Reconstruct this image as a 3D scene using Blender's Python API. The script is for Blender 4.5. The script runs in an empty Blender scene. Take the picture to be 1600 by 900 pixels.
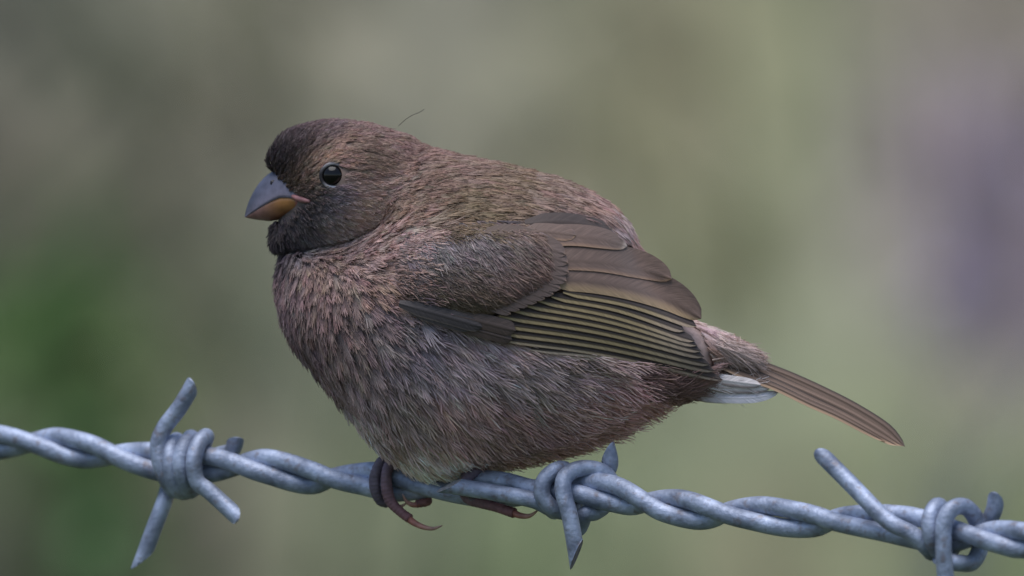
import bpy, math, random
import numpy as np
from mathutils import Vector
R = math.radians
rng = np.random.default_rng(7)
random.seed(7)

# ------------------------------------------------------------------ camera, sky, sun, exposure
S = 1e-4            # metres per photograph pixel in the plane of the bird (a 10 cm finch)
ZC = 1.25           # height of the lens, about the height of the wire
CAMD = 4.0
sc = bpy.context.scene
C = sc.collection
cam = bpy.data.cameras.new('camera')
cam_o = bpy.data.objects.new('camera', cam); C.objects.link(cam_o)
cam_o.location = (0, -CAMD, ZC); cam_o.rotation_euler = (R(90), 0, 0)
cam.sensor_width = 36; cam.lens = 36 * CAMD / 0.16
cam.clip_start = 0.05; cam.clip_end = 2000
cam.dof.use_dof = True
cam.dof.focus_distance = CAMD - 0.002
cam.dof.aperture_fstop = cam.lens / 38.0
sc.camera = cam_o

SUN_EL, SUN_AZ = 76, -150      # azimuth measured from +Y (away from the lens) clockwise: behind the lens, left
w = bpy.data.worlds.new('World'); sc.world = w; w.use_nodes = True
nt = w.node_tree; nt.nodes.clear()
out = nt.nodes.new('ShaderNodeOutputWorld'); bg = nt.nodes.new('ShaderNodeBackground')
sky = nt.nodes.new('ShaderNodeTexSky'); sky.sky_type = 'NISHITA'; sky.sun_disc = False
sky.sun_elevation = R(SUN_EL); sky.sun_rotation = R(SUN_AZ)
sky.air_density = 1.0; sky.dust_density = 1.0; sky.ozone_density = 1.0
bg.inputs[1].default_value = 0.085
nt.links.new(sky.outputs[0], bg.inputs[0]); nt.links.new(bg.outputs[0], out.inputs[0])
sun = bpy.data.lights.new('sun', 'SUN'); sun.energy = 1.5; sun.angle = R(55); sun.color = (1.0, 0.985, 0.97)
sun_o = bpy.data.objects.new('sun', sun); C.objects.link(sun_o)
sd = Vector((math.sin(R(SUN_AZ)) * math.cos(R(SUN_EL)), math.cos(R(SUN_AZ)) * math.cos(R(SUN_EL)), math.sin(R(SUN_EL))))
sun_o.rotation_euler = (-sd).to_track_quat('-Z', 'Y').to_euler(); sun_o.location = (0, 0, 6)
sc.render.engine = 'CYCLES'
sc.view_settings.view_transform = 'Standard'; sc.view_settings.look = 'None'
sc.view_settings.exposure = 0.75; sc.view_settings.gamma = 1.0
try: sc.cycles_curves.shape = 'RIBBONS'
except Exception: pass

# ------------------------------------------------------------------ helpers
def sstep(a, b_, x):
    t = np.clip((x - a) / (b_ - a), 0, 1); return t * t * (3 - 2 * t)
def lin(c):
    c = np.asarray(c, float) / 255.0
    return np.where(c <= 0.04045, c / 12.92, ((c + 0.055) / 1.055) ** 2.4)
def to_world(p, persp=False):
    """rows of (px, py, depth px) -> metres"""
    p = np.asarray(p, float)
    k = 1 + p[:, 2] * S / CAMD if persp else 1.0
    return np.stack([(p[:, 0] - 800) * S * k, p[:, 2] * S, ZC + (450 - p[:, 1]) * S * k], 1)
def mesh_np(name, v, f, col=None, uv=None, smooth=True, quads=None):
    me = bpy.data.meshes.new(name)
    me.from_pydata(v.tolist() if hasattr(v, 'tolist') else v, [], f.tolist() if hasattr(f, 'tolist') else f)
    if smooth: me.polygons.foreach_set('use_smooth', np.ones(len(me.polygons), bool))
    if col is not None:
        a = me.attributes.new('Col', 'FLOAT_COLOR', 'POINT')
        c = np.ones((len(me.vertices), 4), np.float32); c[:, :3] = col
        a.data.foreach_set('color', c.ravel())
    if uv is not None:
        l = me.uv_layers.new(name='UVMap')
        idx = np.empty(len(me.loops), np.int32); me.loops.foreach_get('vertex_index', idx)
        l.data.foreach_set('uv', np.asarray(uv, np.float32)[idx].ravel())
    me.update()
    return me
def link(name, data, mat=None, parent=None, origin=None):
    o = bpy.data.objects.new(name, data); C.objects.link(o)
    if mat is not None:
        for m in (mat if isinstance(mat, (list, tuple)) else [mat]): data.materials.append(m)
    if parent is not None: o.parent = parent
    return o
def empty(name, loc):
    o = bpy.data.objects.new(name, None); C.objects.link(o); o.location = loc; o.empty_display_size = 0.01
    return o
def tag(o, label=None, cat=None, group=None, kind=None):
    if label: o['label'] = label
    if cat: o['category'] = cat
    if group: o['group'] = group
    if kind: o['kind'] = kind
    return o
def spline(pts, step):
    """Catmull-Rom through rows of numbers, resampled evenly over the first three columns"""
    P = np.asarray(pts, float)
    P = np.vstack([2 * P[0] - P[1], P, 2 * P[-1] - P[-2]])
    outp = []
    for i in range(1, len(P) - 2):
        a, b, c, d = P[i - 1], P[i], P[i + 1], P[i + 2]
        t = np.linspace(0, 1, 24, endpoint=False)[:, None]
        outp.append(0.5 * (2 * b + (c - a) * t + (2 * a - 5 * b + 4 * c - d) * t ** 2 + (3 * b - a - 3 * c + d) * t ** 3))
    q = np.vstack(outp + [P[-2:-1]])
    L = np.r_[0, np.cumsum(np.linalg.norm(np.diff(q[:, :3], axis=0), axis=1))]
    n = max(3, int(L[-1] / step) + 1)
    s = np.linspace(0, L[-1], n)
    return np.stack([np.interp(s, L, q[:, k]) for k in range(q.shape[1])], 1)
def tube(P, rad, sides=12, bevel=(0, 0), caps=True, pref=((-.6, .6, .5), (-.6, .6, .3))):
    """P: n x 3; rad scalar or n; bevel: oblique cut length (in radii) at start / end. Returns verts, faces, cap flags"""
    n = len(P); rad = np.broadcast_to(rad, (n,))
    T = np.gradient(P, axis=0); T /= np.linalg.norm(T, axis=1)[:, None] + 1e-12
    N = np.cross(T[0], (0.3, 0.9, 0.2)); N /= np.linalg.norm(N)
    def point_at(N, B, p):
        c = np.array((N @ np.array(p), B @ np.array(p))); c /= np.linalg.norm(c) + 1e-9
        return np.cos(a) * c[0] + np.sin(a) * c[1]
    V = []
    arc = np.r_[0, np.cumsum(np.linalg.norm(np.diff(P, axis=0), axis=1))]
    a = np.arange(sides) * 2 * np.pi / sides
    for i in range(n):
        N = N - T[i] * N.dot(T[i]); N /= np.linalg.norm(N); B = np.cross(T[i], N)
        ring = P[i] + rad[i] * (np.cos(a)[:, None] * N + np.sin(a)[:, None] * B)
        if bevel[0] and arc[i] < 2.2 * bevel[0] * rad[i]:
            lim = rad[i] * bevel[0] * (1 - point_at(N, B, pref[0])); ring = ring + T[i] * (np.maximum(arc[i], lim) - arc[i])[:, None]
        if bevel[1] and arc[-1] - arc[i] < 2.2 * bevel[1] * rad[i]:
            e = arc[-1] - arc[i]; lim = rad[i] * bevel[1] * (1 - point_at(N, B, pref[1])); ring = ring - T[i] * (np.maximum(e, lim) - e)[:, None]
        V.append(ring)
    V = np.vstack(V)
    F = []
    for i in range(n - 1):
        for j in range(sides):
            k = (j + 1) % sides
            F.append((i * sides + j, i * sides + k, (i + 1) * sides + k, (i + 1) * sides + j))
    nside = len(F)
    if caps:
        F.append(tuple(range(sides))[::-1]); F.append(tuple((n - 1) * sides + j for j in range(sides)))
    return V, F, nside

# ------------------------------------------------------------------ materials
def mat_new(name):
    m = bpy.data.materials.new(name); m.use_nodes = True
    t = m.node_tree; b = t.nodes['Principled BSDF']
    return m, t, b
def node(t, kind, **kw):
    n = t.nodes.new(kind)
    for k, v in kw.items():
        if k in n.inputs: n.inputs[k].default_value = v
        else: setattr(n, k, v)
    return n
def mat_attr(name, rough=0.8, spec=0.2, noise=None, bump=None, sheen=0.0, amount=0.25):
    m, t, b = mat_new(name)
    at = node(t, 'ShaderNodeAttribute', attribute_name='Col')
    src = at.outputs['Color']
    if noise:
        tc = node(t, 'ShaderNodeTexCoord')
        nz = node(t, 'ShaderNodeTexNoise', Scale=noise, Detail=4.0)
        t.links.new(tc.outputs['Object'], nz.inputs['Vector'])
        mp = node(t, 'ShaderNodeMapRange'); mp.inputs[1].default_value = 0.3; mp.inputs[2].default_value = 0.7
        mp.inputs[3].default_value = 1 - amount; mp.inputs[4].default_value = 1 + amount
        t.links.new(nz.outputs[0], mp.inputs[0])
        mx = node(t, 'ShaderNodeVectorMath', operation='SCALE')
        t.links.new(src, mx.inputs[0]); t.links.new(mp.outputs[0], mx.inputs['Scale'])
        src = mx.outputs[0]
        if bump:
            bp = node(t, 'ShaderNodeBump', Strength=bump[0], Distance=bump[1])
            t.links.new(nz.outputs[0], bp.inputs['Height']); t.links.new(bp.outputs[0], b.inputs['Normal'])
    t.links.new(src, b.inputs['Base Color'])
    b.inputs['Roughness'].default_value = rough; b.inputs['Specular IOR Level'].default_value = spec
    return m
def mat_feather():
    """vane of a flight feather: colour from the mesh, fine oblique barbs as streaks and relief"""
    m, t, b = mat_new('feather_vane')
    at = node(t, 'ShaderNodeAttribute', attribute_name='Col')
    uv = node(t, 'ShaderNodeUVMap')
    sep = node(t, 'ShaderNodeSeparateXYZ'); t.links.new(uv.outputs[0], sep.inputs[0])
    ab = node(t, 'ShaderNodeMath', operation='ABSOLUTE'); t.links.new(sep.outputs[0], ab.inputs[0])
    ml = node(t, 'ShaderNodeMath', operation='MULTIPLY'); ml.inputs[1].default_value = 1.5
    t.links.new(ab.outputs[0], ml.inputs[0])
    su = node(t, 'ShaderNodeMath', operation='SUBTRACT'); t.links.new(sep.outputs[1], su.inputs[0]); t.links.new(ml.outputs[0], su.inputs[1])
    cb = node(t, 'ShaderNodeCombineXYZ'); t.links.new(su.outputs[0], cb.inputs[0]); t.links.new(sep.outputs[0], cb.inputs[1])
    mpn = node(t, 'ShaderNodeMapping'); mpn.inputs['Scale'].default_value = (1.0, 0.12, 1)
    t.links.new(cb.outputs[0], mpn.inputs['Vector'])
    nz = node(t, 'ShaderNodeTexNoise', Scale=0.55, Detail=3.0)
    t.links.new(mpn.outputs[0], nz.inputs['Vector'])
    mp = node(t, 'ShaderNodeMapRange'); mp.inputs[1].default_value = 0.3; mp.inputs[2].default_value = 0.7
    mp.inputs[3].default_value = 0.7; mp.inputs[4].default_value = 1.3
    t.links.new(nz.outputs[0], mp.inputs[0])
    mx = node(t, 'ShaderNodeVectorMath', operation='SCALE')
    t.links.new(at.outputs['Color'], mx.inputs[0]); t.links.new(mp.outputs[0], mx.inputs['Scale'])
    t.links.new(mx.outputs[0], b.inputs['Base Color'])
    bp = node(t, 'ShaderNodeBump', Strength=0.5, Distance=0.0001)
    t.links.new(nz.outputs[0], bp.inputs['Height']); t.links.new(bp.outputs[0], b.inputs['Normal'])
    b.inputs['Roughness'].default_value = 0.55; b.inputs['Specular IOR Level'].default_value = 0.3
    b.inputs['Sheen Weight'].default_value = 0.15
    return m
def mat_wire():
    m, t, b = mat_new('weathered_zinc')
    tc = node(t, 'ShaderNodeTexCoord')
    n1 = node(t, 'ShaderNodeTexNoise', Scale=260.0, Detail=5.0); n2 = node(t, 'ShaderNodeTexNoise', Scale=1500.0, Detail=3.0)
    n3 = node(t, 'ShaderNodeTexNoise', Scale=700.0, Detail=2.0)
    for n in (n1, n2, n3): t.links.new(tc.outputs['Object'], n.inputs['Vector'])
    cr = node(t, 'ShaderNodeValToRGB')
    cr.color_ramp.elements[0].position = 0.32; cr.color_ramp.elements[0].color = (*lin((116, 124, 143)), 1)
    cr.color_ramp.elements[1].position = 0.7; cr.color_ramp.elements[1].color = (*lin((188, 198, 221)), 1)
    t.links.new(n1.outputs[0], cr.inputs[0])
    # small brown rust and dirt freckles
    r2 = node(t, 'ShaderNodeValToRGB'); r2.color_ramp.elements[0].position = 0.57; r2.color_ramp.elements[1].position = 0.72
    t.links.new(n3.outputs[0], r2.inputs[0])
    mx = node(t, 'ShaderNodeMix', data_type='RGBA')
    mul = node(t, 'ShaderNodeMath', operation='MULTIPLY'); mul.inputs[1].default_value = 0.55
    t.links.new(r2.outputs[0], mul.inputs[0]); t.links.new(mul.outputs[0], mx.inputs['Factor'])
    t.links.new(cr.outputs[0], mx.inputs['A']); mx.inputs['B'].default_value = (*lin((118, 102, 96)), 1)
    t.links.new(mx.outputs['Result'], b.inputs['Base Color'])
    b.inputs['Metallic'].default_value = 0.4; b.inputs['Roughness'].default_value = 0.5
    rr = node(t, 'ShaderNodeMapRange'); rr.inputs[3].default_value = 0.4; rr.inputs[4].default_value = 0.7
    t.links.new(n2.outputs[0], rr.inputs[0]); t.links.new(rr.outputs[0], b.inputs['Roughness'])
    bp = node(t, 'ShaderNodeBump', Strength=0.8, Distance=0.0002)
    t.links.new(n2.outputs[0], bp.inputs['Height']); t.links.new(bp.outputs[0], b.inputs['Normal'])
    return m
def mat_plain(name, c, rough=0.6, spec=0.4, metallic=0.0, coat=0.0, noise=None):
    m, t, b = mat_new(name)
    b.inputs['Base Color'].default_value = (*c, 1); b.inputs['Roughness'].default_value = rough
    b.inputs['Specular IOR Level'].default_value = spec; b.inputs['Metallic'].default_value = metallic
    b.inputs['Coat Weight'].default_value = coat; b.inputs['Coat Roughness'].default_value = 0.03
    if noise:
        tc = node(t, 'ShaderNodeTexCoord'); nz = node(t, 'ShaderNodeTexNoise', Scale=noise, Detail=4.0)
        t.links.new(tc.outputs['Object'], nz.inputs['Vector'])
        cr = node(t, 'ShaderNodeValToRGB')
        cr.color_ramp.elements[0].position = 0.3; cr.color_ramp.elements[0].color = (*(np.array(c) * 0.6), 1)
        cr.color_ramp.elements[1].position = 0.7; cr.color_ramp.elements[1].color = (*np.minimum(np.array(c) * 1.4, 1), 1)
        t.links.new(nz.outputs[0], cr.inputs[0]); t.links.new(cr.outputs[0], b.inputs['Base Color'])
    return m
M_barb = mat_attr('plumage_barb', rough=0.75, spec=0.15)
M_skin = mat_attr('bird_skin', rough=0.6, spec=0.3, noise=900.0, bump=(0.35, 0.0002))
M_horn = mat_attr('bill_horn', rough=0.38, spec=0.45, noise=700.0, bump=(0.3, 0.00012), amount=0.22)
M_claw = mat_attr('claw_horn', rough=0.4, spec=0.4, noise=900.0)
M_vane = mat_feather()
M_wire = mat_wire()
M_cut = mat_plain('cut_wire_end', lin((122, 116, 122)), rough=0.7, spec=0.3, noise=1500.0)
def mat_leafy(name, rough, thru):
    m = mat_attr(name, rough=rough, spec=0.2)
    t = m.node_tree; b = t.nodes['Principled BSDF']; o = [n for n in t.nodes if n.type == 'OUTPUT_MATERIAL'][0]
    at = [n for n in t.nodes if n.type == 'ATTRIBUTE'][0]
    tr = node(t, 'ShaderNodeBsdfTranslucent'); t.links.new(at.outputs['Color'], tr.inputs['Color'])
    mx = node(t, 'ShaderNodeMixShader'); mx.inputs[0].default_value = thru
    t.links.new(b.outputs[0], mx.inputs[1]); t.links.new(tr.outputs[0], mx.inputs[2]); t.links.new(mx.outputs[0], o.inputs['Surface'])
    return m
M_cut2 = mat_plain('bright_cut_wire_end', lin((186, 182, 188)), rough=0.45, spec=0.5, metallic=0.4, noise=1500.0)  # paler cut-end metal used on a single barb
M_grass = mat_leafy('dry_grass', 0.8, 0.35)
M_leaf = mat_leafy('weed_leaf', 0.6, 0.35)

# ------------------------------------------------------------------ ground and grassy bank (structure)
def terr(x, y):
    x = np.asarray(x, float); y = np.asarray(y, float)
    t = np.clip((y - 1.1), 0, None)
    z = 0.8 * (np.sqrt(t * t + 0.16) - 0.4)
    z = np.where(y > 9, 6.008 + 5.0 * (1 - np.exp(-(y - 9) / 8)), z)
    return z + 0.05 * np.sin(1.7 * x + 0.6 * y) * np.clip(t, 0, 1) + 0.02 * np.sin(5 * x - 3 * y)
gx = np.unique(np.round(np.r_[-400, -150, -60, -30, -15, np.linspace(-8, 8, 81), np.linspace(-0.5, 0.5, 51), 15, 30, 60, 150, 400], 4))
gy = np.unique(np.round(np.r_[-200, -80, -30, -14, -8, np.linspace(-5, 9, 71), np.linspace(2, 3.6, 54), 10, 12, 15, 20, 28, 40, 70, 140, 400], 4))
GX, GY = np.meshgrid(gx, gy, indexing='ij')
gv = np.stack([GX.ravel(), GY.ravel(), terr(GX, GY).ravel()], 1)
ny = len(gy)
gf = [(i * ny + j, (i + 1) * ny + j, (i + 1) * ny + j + 1, i * ny + j + 1) for i in range(len(gx) - 1) for j in range(ny - 1)]
mg, t, b = mat_new('grassy_soil')
tc = node(t, 'ShaderNodeTexCoord'); n1 = node(t, 'ShaderNodeTexNoise', Scale=3.0, Detail=6.0); n2 = node(t, 'ShaderNodeTexNoise', Scale=40.0, Detail=4.0)
t.links.new(tc.outputs['Object'], n1.inputs['Vector']); t.links.new(tc.outputs['Object'], n2.inputs['Vector'])
# patches of different grasses: (centre px, centre py, radius px, colour, weight)
A_BG = 1.55
PATCH = [(40, 55, 150, (95, 97, 88)), (40, 260, 130, (108, 100, 92)), (170, 100, 110, (98, 106, 90)), (100, 480, 120, (82, 108, 62)), (160, 620, 110, (86, 106, 68)), (280, 560, 90, (98, 102, 70)),
         (60, 830, 110, (72, 80, 64)), (160, 800, 70, (66, 92, 58)), (310, 820, 130, (94, 90, 82)), (300, 330, 120, (104, 103, 92)), (330, 80, 150, (112, 110, 98)),
         (580, 130, 180, (128, 127, 114)), (560, 800, 150, (112, 118, 98)), (720, 95, 150, (130, 130, 120)), (900, 150, 160, (130, 130, 110)), (1060, 170, 140, (124, 117, 98)),
         (1250, 130, 150, (126, 131, 106)), (800, 840, 180, (104, 116, 90)), (1000, 830, 140, (112, 120, 96)), (1200, 475, 180, (138, 144, 124)), (1120, 330, 120, (134, 135, 114)), (1500, 255, 140, (160, 148, 164)),
         (1560, 430, 120, (160, 148, 158)), (1400, 420, 120, (140, 138, 132)), (1400, 650, 160, (124, 134, 106)), (1572, 40, 100, (116, 112, 100)), (1400, 60, 100, (124, 120, 110)), (1540, 640, 130, (132, 134, 114)), (1560, 850, 150, (108, 120, 92)),
         (1150, 850, 130, (118, 118, 98)), (1330, 760, 120, (116, 122, 98)), (430, 500, 130, (108, 114, 100))]
PA = np.array([(a, b_, r) for a, b_, r, c in PATCH], float); PC = np.array([lin(c) for a, b_, r, c in PATCH])
def patch_colour(px, py):
    d2 = (px[:, None] - PA[:, 0]) ** 2 + ((py[:, None] - PA[:, 1]) * 0.8) ** 2
    wgt = np.exp(-d2 / (2 * (PA[:, 2] * 0.62) ** 2)) + 1e-5 * np.exp(-d2 / (2 * 900.0 ** 2)) + 1e-9
    return (wgt @ PC) / wgt.sum(1)[:, None]
ALB_BG = A_BG * np.array((1.06, 1.04, 0.94))
kq = np.maximum((gv[:, 1] + CAMD) / CAMD, 0.2)
gcol = patch_colour(gv[:, 0] / (S * kq) + 800, 450 - (gv[:, 2] - ZC) / (S * kq)) * np.array((1.28, 1.20, 1.06))
turf = np.clip((gv[:, 1] - 1.5) / 0.6, 0, 1)[:, None]
gcol = gcol * turf + np.array((0.045, 0.06, 0.025)) * (1 - turf)
at = node(t, 'ShaderNodeAttribute', attribute_name='Col')
mr = node(t, 'ShaderNodeMapRange'); mr.inputs[1].default_value = 0.3; mr.inputs[2].default_value = 0.7; mr.inputs[3].default_value = 0.7; mr.inputs[4].default_value = 1.3
t.links.new(n2.outputs[0], mr.inputs[0])
vm = node(t, 'ShaderNodeVectorMath', operation='SCALE'); t.links.new(at.outputs['Color'], vm.inputs[0]); t.links.new(mr.outputs[0], vm.inputs['Scale'])
t.links.new(vm.outputs[0], b.inputs['Base Color'])
b.inputs['Roughness'].default_value = 0.95
bp = node(t, 'ShaderNodeBump', Strength=0.6, Distance=0.02); t.links.new(n2.outputs[0], bp.inputs['Height']); t.links.new(bp.outputs[0], b.inputs['Normal'])
tag(link('ground', mesh_np('ground', gv, gf, col=gcol), mg), kind='structure')
def grass(n, xr, yr, hr, wid, seed, hole=0.0):
    g = np.random.default_rng(seed)
    x = g.uniform(*xr, n); y = g.uniform(*yr, n)
    if hole: x = np.where(np.abs(x) < hole, x + np.sign(x) * hole, x)
    z = terr(x, y) - 0.02
    h = g.uniform(*hr, n); az = g.uniform(0, 2 * np.pi, n); lean = g.uniform(0.3, 1.5, n) * h
    ww = g.uniform(0.6, 1.4, n) * wid
    fx = g.uniform(0, 2 * np.pi, n)
    V = np.empty((n, 4, 2, 3)); Cc = np.empty((n, 4, 2, 3))
    # species patch: which part of the bank the blade grows in, looked up at its upper half
    k = (y + CAMD) / CAMD
    hx = x + np.cos(az) * lean * 0.4; hz = z + h * 0.75
    col = patch_colour(hx / (S * k) + 800, 450 - (hz - ZC) / (S * k)) * ALB_BG
    col = col * g.uniform(0.65, 1.35, n)[:, None] * (1 + g.normal(0, 0.06, (n, 3)))
    tf = np.clip((y - 1.5) / 0.6, 0, 1)[:, None]; col = col * tf + np.array((0.05, 0.075, 0.03)) * (1 - tf) * g.uniform(0.7, 1.3, n)[:, None]
    for i, s in enumerate((0, 0.4, 0.75, 1.0)):
        cx = x + np.cos(az) * lean * s * s; cy = y + np.sin(az) * lean * s * s; cz = z + h * (s - 0.18 * s * s)
        hw = ww * (1 - s ** 1.6 * 0.92) * 0.5
        for j, sg in enumerate((-1, 1)):
            V[:, i, j, 0] = cx + sg * hw * np.cos(fx); V[:, i, j, 1] = cy + sg * hw * np.sin(fx); V[:, i, j, 2] = cz
            Cc[:, i, j] = col
    base = np.arange(n)[:, None] * 8
    F = np.concatenate([base + np.array([2 * i, 2 * i + 1, 2 * i + 3, 2 * i + 2]) for i in range(3)], 0)
    return V.reshape(-1, 3), F, Cc.reshape(-1, 3)
parts = [grass(7000, (-0.8, 0.8), (1.6, 3.8), (0.05, 0.16), 0.008, 1),
         grass(24000, (-4, 4), (1.5, 6.5), (0.06, 0.2), 0.010, 2, 0.8), grass(7000, (-7, 7), (-3, 2), (0.03, 0.12), 0.006, 3)]
vo = 0; VV = []; FF = []; CCs = []
for v, f, c in parts:
    VV.append(v); FF.append(f + vo); CCs.append(c); vo += len(v)
tag(link('tall_grass', mesh_np('tall_grass', np.vstack(VV), np.vstack(FF), col=np.vstack(CCs)), M_grass),
    'tall olive and straw coloured grass covering the bank behind the fence', 'grass', kind='stuff')

def weed(name, px, py, depth, width, height, cols, n, leaf, label, cat, group=None, seed=0):
    """a leafy weed rooted in the bank: stems and pointed leaves, tops around the given photograph pixel"""
    g = np.random.default_rng(seed)
    k = (depth + CAMD) / CAMD
    x = (px - 800) * S * k; ztop = ZC + (450 - py) * S * k + height * 0.5
    z0 = float(terr(x, depth))
    root = empty(name, (x, depth, z0)); tag(root, label, cat, group)
    H = ztop - z0
    sv, sf = [], []; o = 0; tops = []
    for i in range(5):
        a = g.uniform(0, 6.28); r = g.uniform(0.1, 0.5) * width
        P = spline([(0.02 * math.cos(a), 0.02 * math.sin(a), -0.02), (r * .5 * math.cos(a), r * .5 * math.sin(a), H * .45), (r * math.cos(a), r * math.sin(a), H * g.uniform(.8, 1))], H / 10)
        v, f, _ = tube(P, np.linspace(0.0025, 0.001, len(P)), 6)
        sv.append(v); sf += [tuple(q + o for q in p) for p in f]; o += len(v); tops.append(P)
    sv = np.vstack(sv)
    link('stem', mesh_np('stem', sv, sf, col=np.tile(cols[0] * 0.9, (len(sv), 1))), M_leaf, root)
    V, F, K = [], [], []; o = 0
    for i in range(n):
        P = tops[g.integers(len(tops))]
        s = 1 - min(0.95, abs(g.normal(0, height / H * 0.6)))
        c0 = P[int(s * (len(P) - 1))] + g.normal(0, width * 0.16, 3) * (1, 1, 0.8)
        a = g.uniform(0, 6.28); el = g.uniform(-1.0, 0.25); L = leaf * g.uniform(0.6, 1.3)
        d = np.array((math.cos(a) * math.cos(el), math.sin(a) * math.cos(el), math.sin(el)))
        sd_ = np.cross(d, (0, 0, 1)); sd_ /= np.linalg.norm(sd_); up = np.cross(sd_, d)
        pts = [c0, c0 + d * L * .35 + sd_ * L * .2 + up * L * .05, c0 + d * L * .35 - sd_ * L * .2 + up * L * .05,
               c0 + d * L * .7 + sd_ * L * .14, c0 + d * L * .7 - sd_ * L * .14, c0 + d * L - up * L * .1, c0 + d * L * .35, c0 + d * L * .7 - up * .03 * L]
        V += pts; F += [(o, o + 1, o + 6), (o, o + 6, o + 2), (o + 1, o + 3, o + 7, o + 6), (o + 6, o + 7, o + 4, o + 2), (o + 3, o + 5, o + 7), (o + 7, o + 5, o + 4)]
        cc = cols[g.integers(len(cols))] * g.uniform(0.75, 1.25); K += [cc] * 8; o += 8
    lo = link('foliage', mesh_np('foliage', np.array(V), F, col=np.array(K)), M_leaf, root)
    return root
A = np.array
weed('leafy_weed', 100, 500, 2.8, 0.034, 0.08, [A((.15, .27, .09)), A((.18, .30, .11)), A((.13, .23, .08))], 46, 0.032,
     'bright green leafy weed growing beside the dull brown dock on the bank', 'weed', seed=11)
weed('leafy_weed', 150, 740, 2.72, 0.022, 0.05, [A((.14, .24, .10)), A((.13, .22, .09))], 22, 0.03,
     'darker green leafy weed low on the bank below the bright green one', 'weed', seed=12)
weed('dry_dock', 10, 850, 2.62, 0.03, 0.04, [A((.16, .15, .10)), A((.13, .14, .09))], 24, 0.025,
     'withered brown dock plant low on the bank under the green weeds', 'weed', seed=13)
weed('flowering_weed', 1530, 270, 2.98, 0.05, 0.06, [A((.60, .50, .66)), A((.52, .46, .58)), A((.46, .44, .44))], 20, 0.018,
     'pale mauve flowering weed on the grassy bank behind the wire', 'flower', seed=14)

# ------------------------------------------------------------------ barbed wire
def wdep(px): return 0.6 * (900 - np.asarray(px, float))     # the wire runs obliquely, its left end further off
SP = [(0, 677, -10), (75, 700, -12), (120, 714, -4), (160, 714, 10), (200, 706, 14), (250, 699, 12), (300, 702, 2), (330, 711, -10), (400, 735, -14), (450, 750, -8),
      (490, 756, 3), (520, 746, 13), (560, 738, 10), (590, 738, -2), (615, 747, -11), (670, 762, -14), (730, 775, -6), (780, 780, 4), (830, 772, 13), (880, 758, 12),
      (925, 754, 2), (960, 757, -9), (1000, 780, -14), (1035, 800, -10), (1075, 812, -3), (1112, 810, 8), (1140, 798, 13), (1175, 790, 8), (1205, 790, -3),
      (1250, 799, -12), (1300, 814, -14), (1375, 834, -12), (1440, 852, -6), (1480, 852, 6), (1520, 838, 13), (1560, 828, 7), (1590, 832, -5)]
SQ = [(0, 705, 10), (40, 694, 13), (70, 687, 7), (100, 686, -3), (150, 698, -12), (200, 722, -14), (250, 744, -9), (280, 748, 0), (320, 745, 10), (365, 730, 13),
      (395, 720, 6), (425, 718, -3), (480, 735, -12), (530, 751, -13), (580, 762, -9), (620, 767, 2), (660, 765, 12), (710, 754, 13), (750, 749, 4), (790, 752, -8),
      (830, 763, -13), (900, 769, -13), (950, 785, -6), (985, 790, 5), (1015, 784, 13), (1050, 778, 6), (1075, 781, -4), (1110, 795, -13), (1160, 811, -14),
      (1225, 825, -6), (1275, 823, 5), (1311, 808, 13), (1355, 801, 12), (1400, 799, 4), (1440, 804, -8), (1505, 832, -14), (1560, 850, -10), (1590, 856, -2)]
xs = np.arange(0, 1591, 8.0)
def catx(K):
    q = spline(K, 3.0); return np.interp(xs, q[:, 0], q[:, 1]), np.interp(xs, q[:, 0], q[:, 2])
py_, pd_ = catx(SP); qy_, qd_ = catx(SQ)
my, md = (py_ + qy_) / 2, 0 * xs
ov = np.stack([(py_ - qy_) / 2, (pd_ - qd_) / 2], 1)
ln = np.linalg.norm(ov, axis=1)[:, None]
WR = 14.7
ov = ov / ln * np.maximum(ln * 0.35 + WR * 0.65, WR)       # the two wires touch, never cross
# carry on as a plain twist to the posts on either side
ang = np.unwrap(np.arctan2(ov[:, 1], ov[:, 0]))
XL = np.arange(-16500, 0, 16.0); XRr = np.arange(1598, 17600, 16.0)
PER = 275.0; sgn = np.sign(ang[-1] - ang[0])
angL = ang[0] + sgn * 2 * np.pi * (XL - xs[0]) / PER; angR = ang[-1] + sgn * 2 * np.pi * (XRr - xs[-1]) / PER
slope = 0.085
def sagL(x): return my[0] + (x - xs[0]) * slope * np.exp(x / 9000)
def sagR(x): return my[-1] + (x - xs[-1]) * slope * np.exp(-(x - 1590) / 6000)
AX = np.r_[XL, xs, XRr]
MY = np.r_[sagL(XL), my, sagR(XRr)]
OV = np.vstack([np.stack([np.cos(angL), np.sin(angL)], 1) * WR, ov, np.stack([np.cos(angR), np.sin(angR)], 1) * WR])
wroot_p = to_world(A([[900, 770, 0]]), True)[0]
wire = empty('barbed_wire', wroot_p)
tag(wire, 'twisted grey galvanised barbed wire the bird is perched on', 'barbed wire')
for sg in (1, -1):
    P = np.stack([AX, MY + sg * OV[:, 0], wdep(AX) + sg * OV[:, 1]], 1)
    Pw = to_world(P, True) - wroot_p
    v, f, ns = tube(Pw, WR * S, 14)
    link('strand', mesh_np('strand', v, f), M_wire, wire)
def axis_y(px): return float(np.interp(px, AX, MY))
def barb(pts, bev=(1.3, 1.3), r=13.2, pref=((-.6, .6, .5), (-.6, .6, .3)), cut=None):
    q = spline([(a, b_, d + float(wdep(a))) for a, b_, d in pts], 3.0)
    v, f, ns = tube(to_world(q, True) - wroot_p, r * S, 14, bevel=bev, pref=pref)
    me = mesh_np('barb', v, f); o = link('barb', me, [M_wire, cut or M_cut], wire)
    for p in me.polygons[ns:]: p.material_index = 1; p.use_smooth = False
    return o
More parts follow.
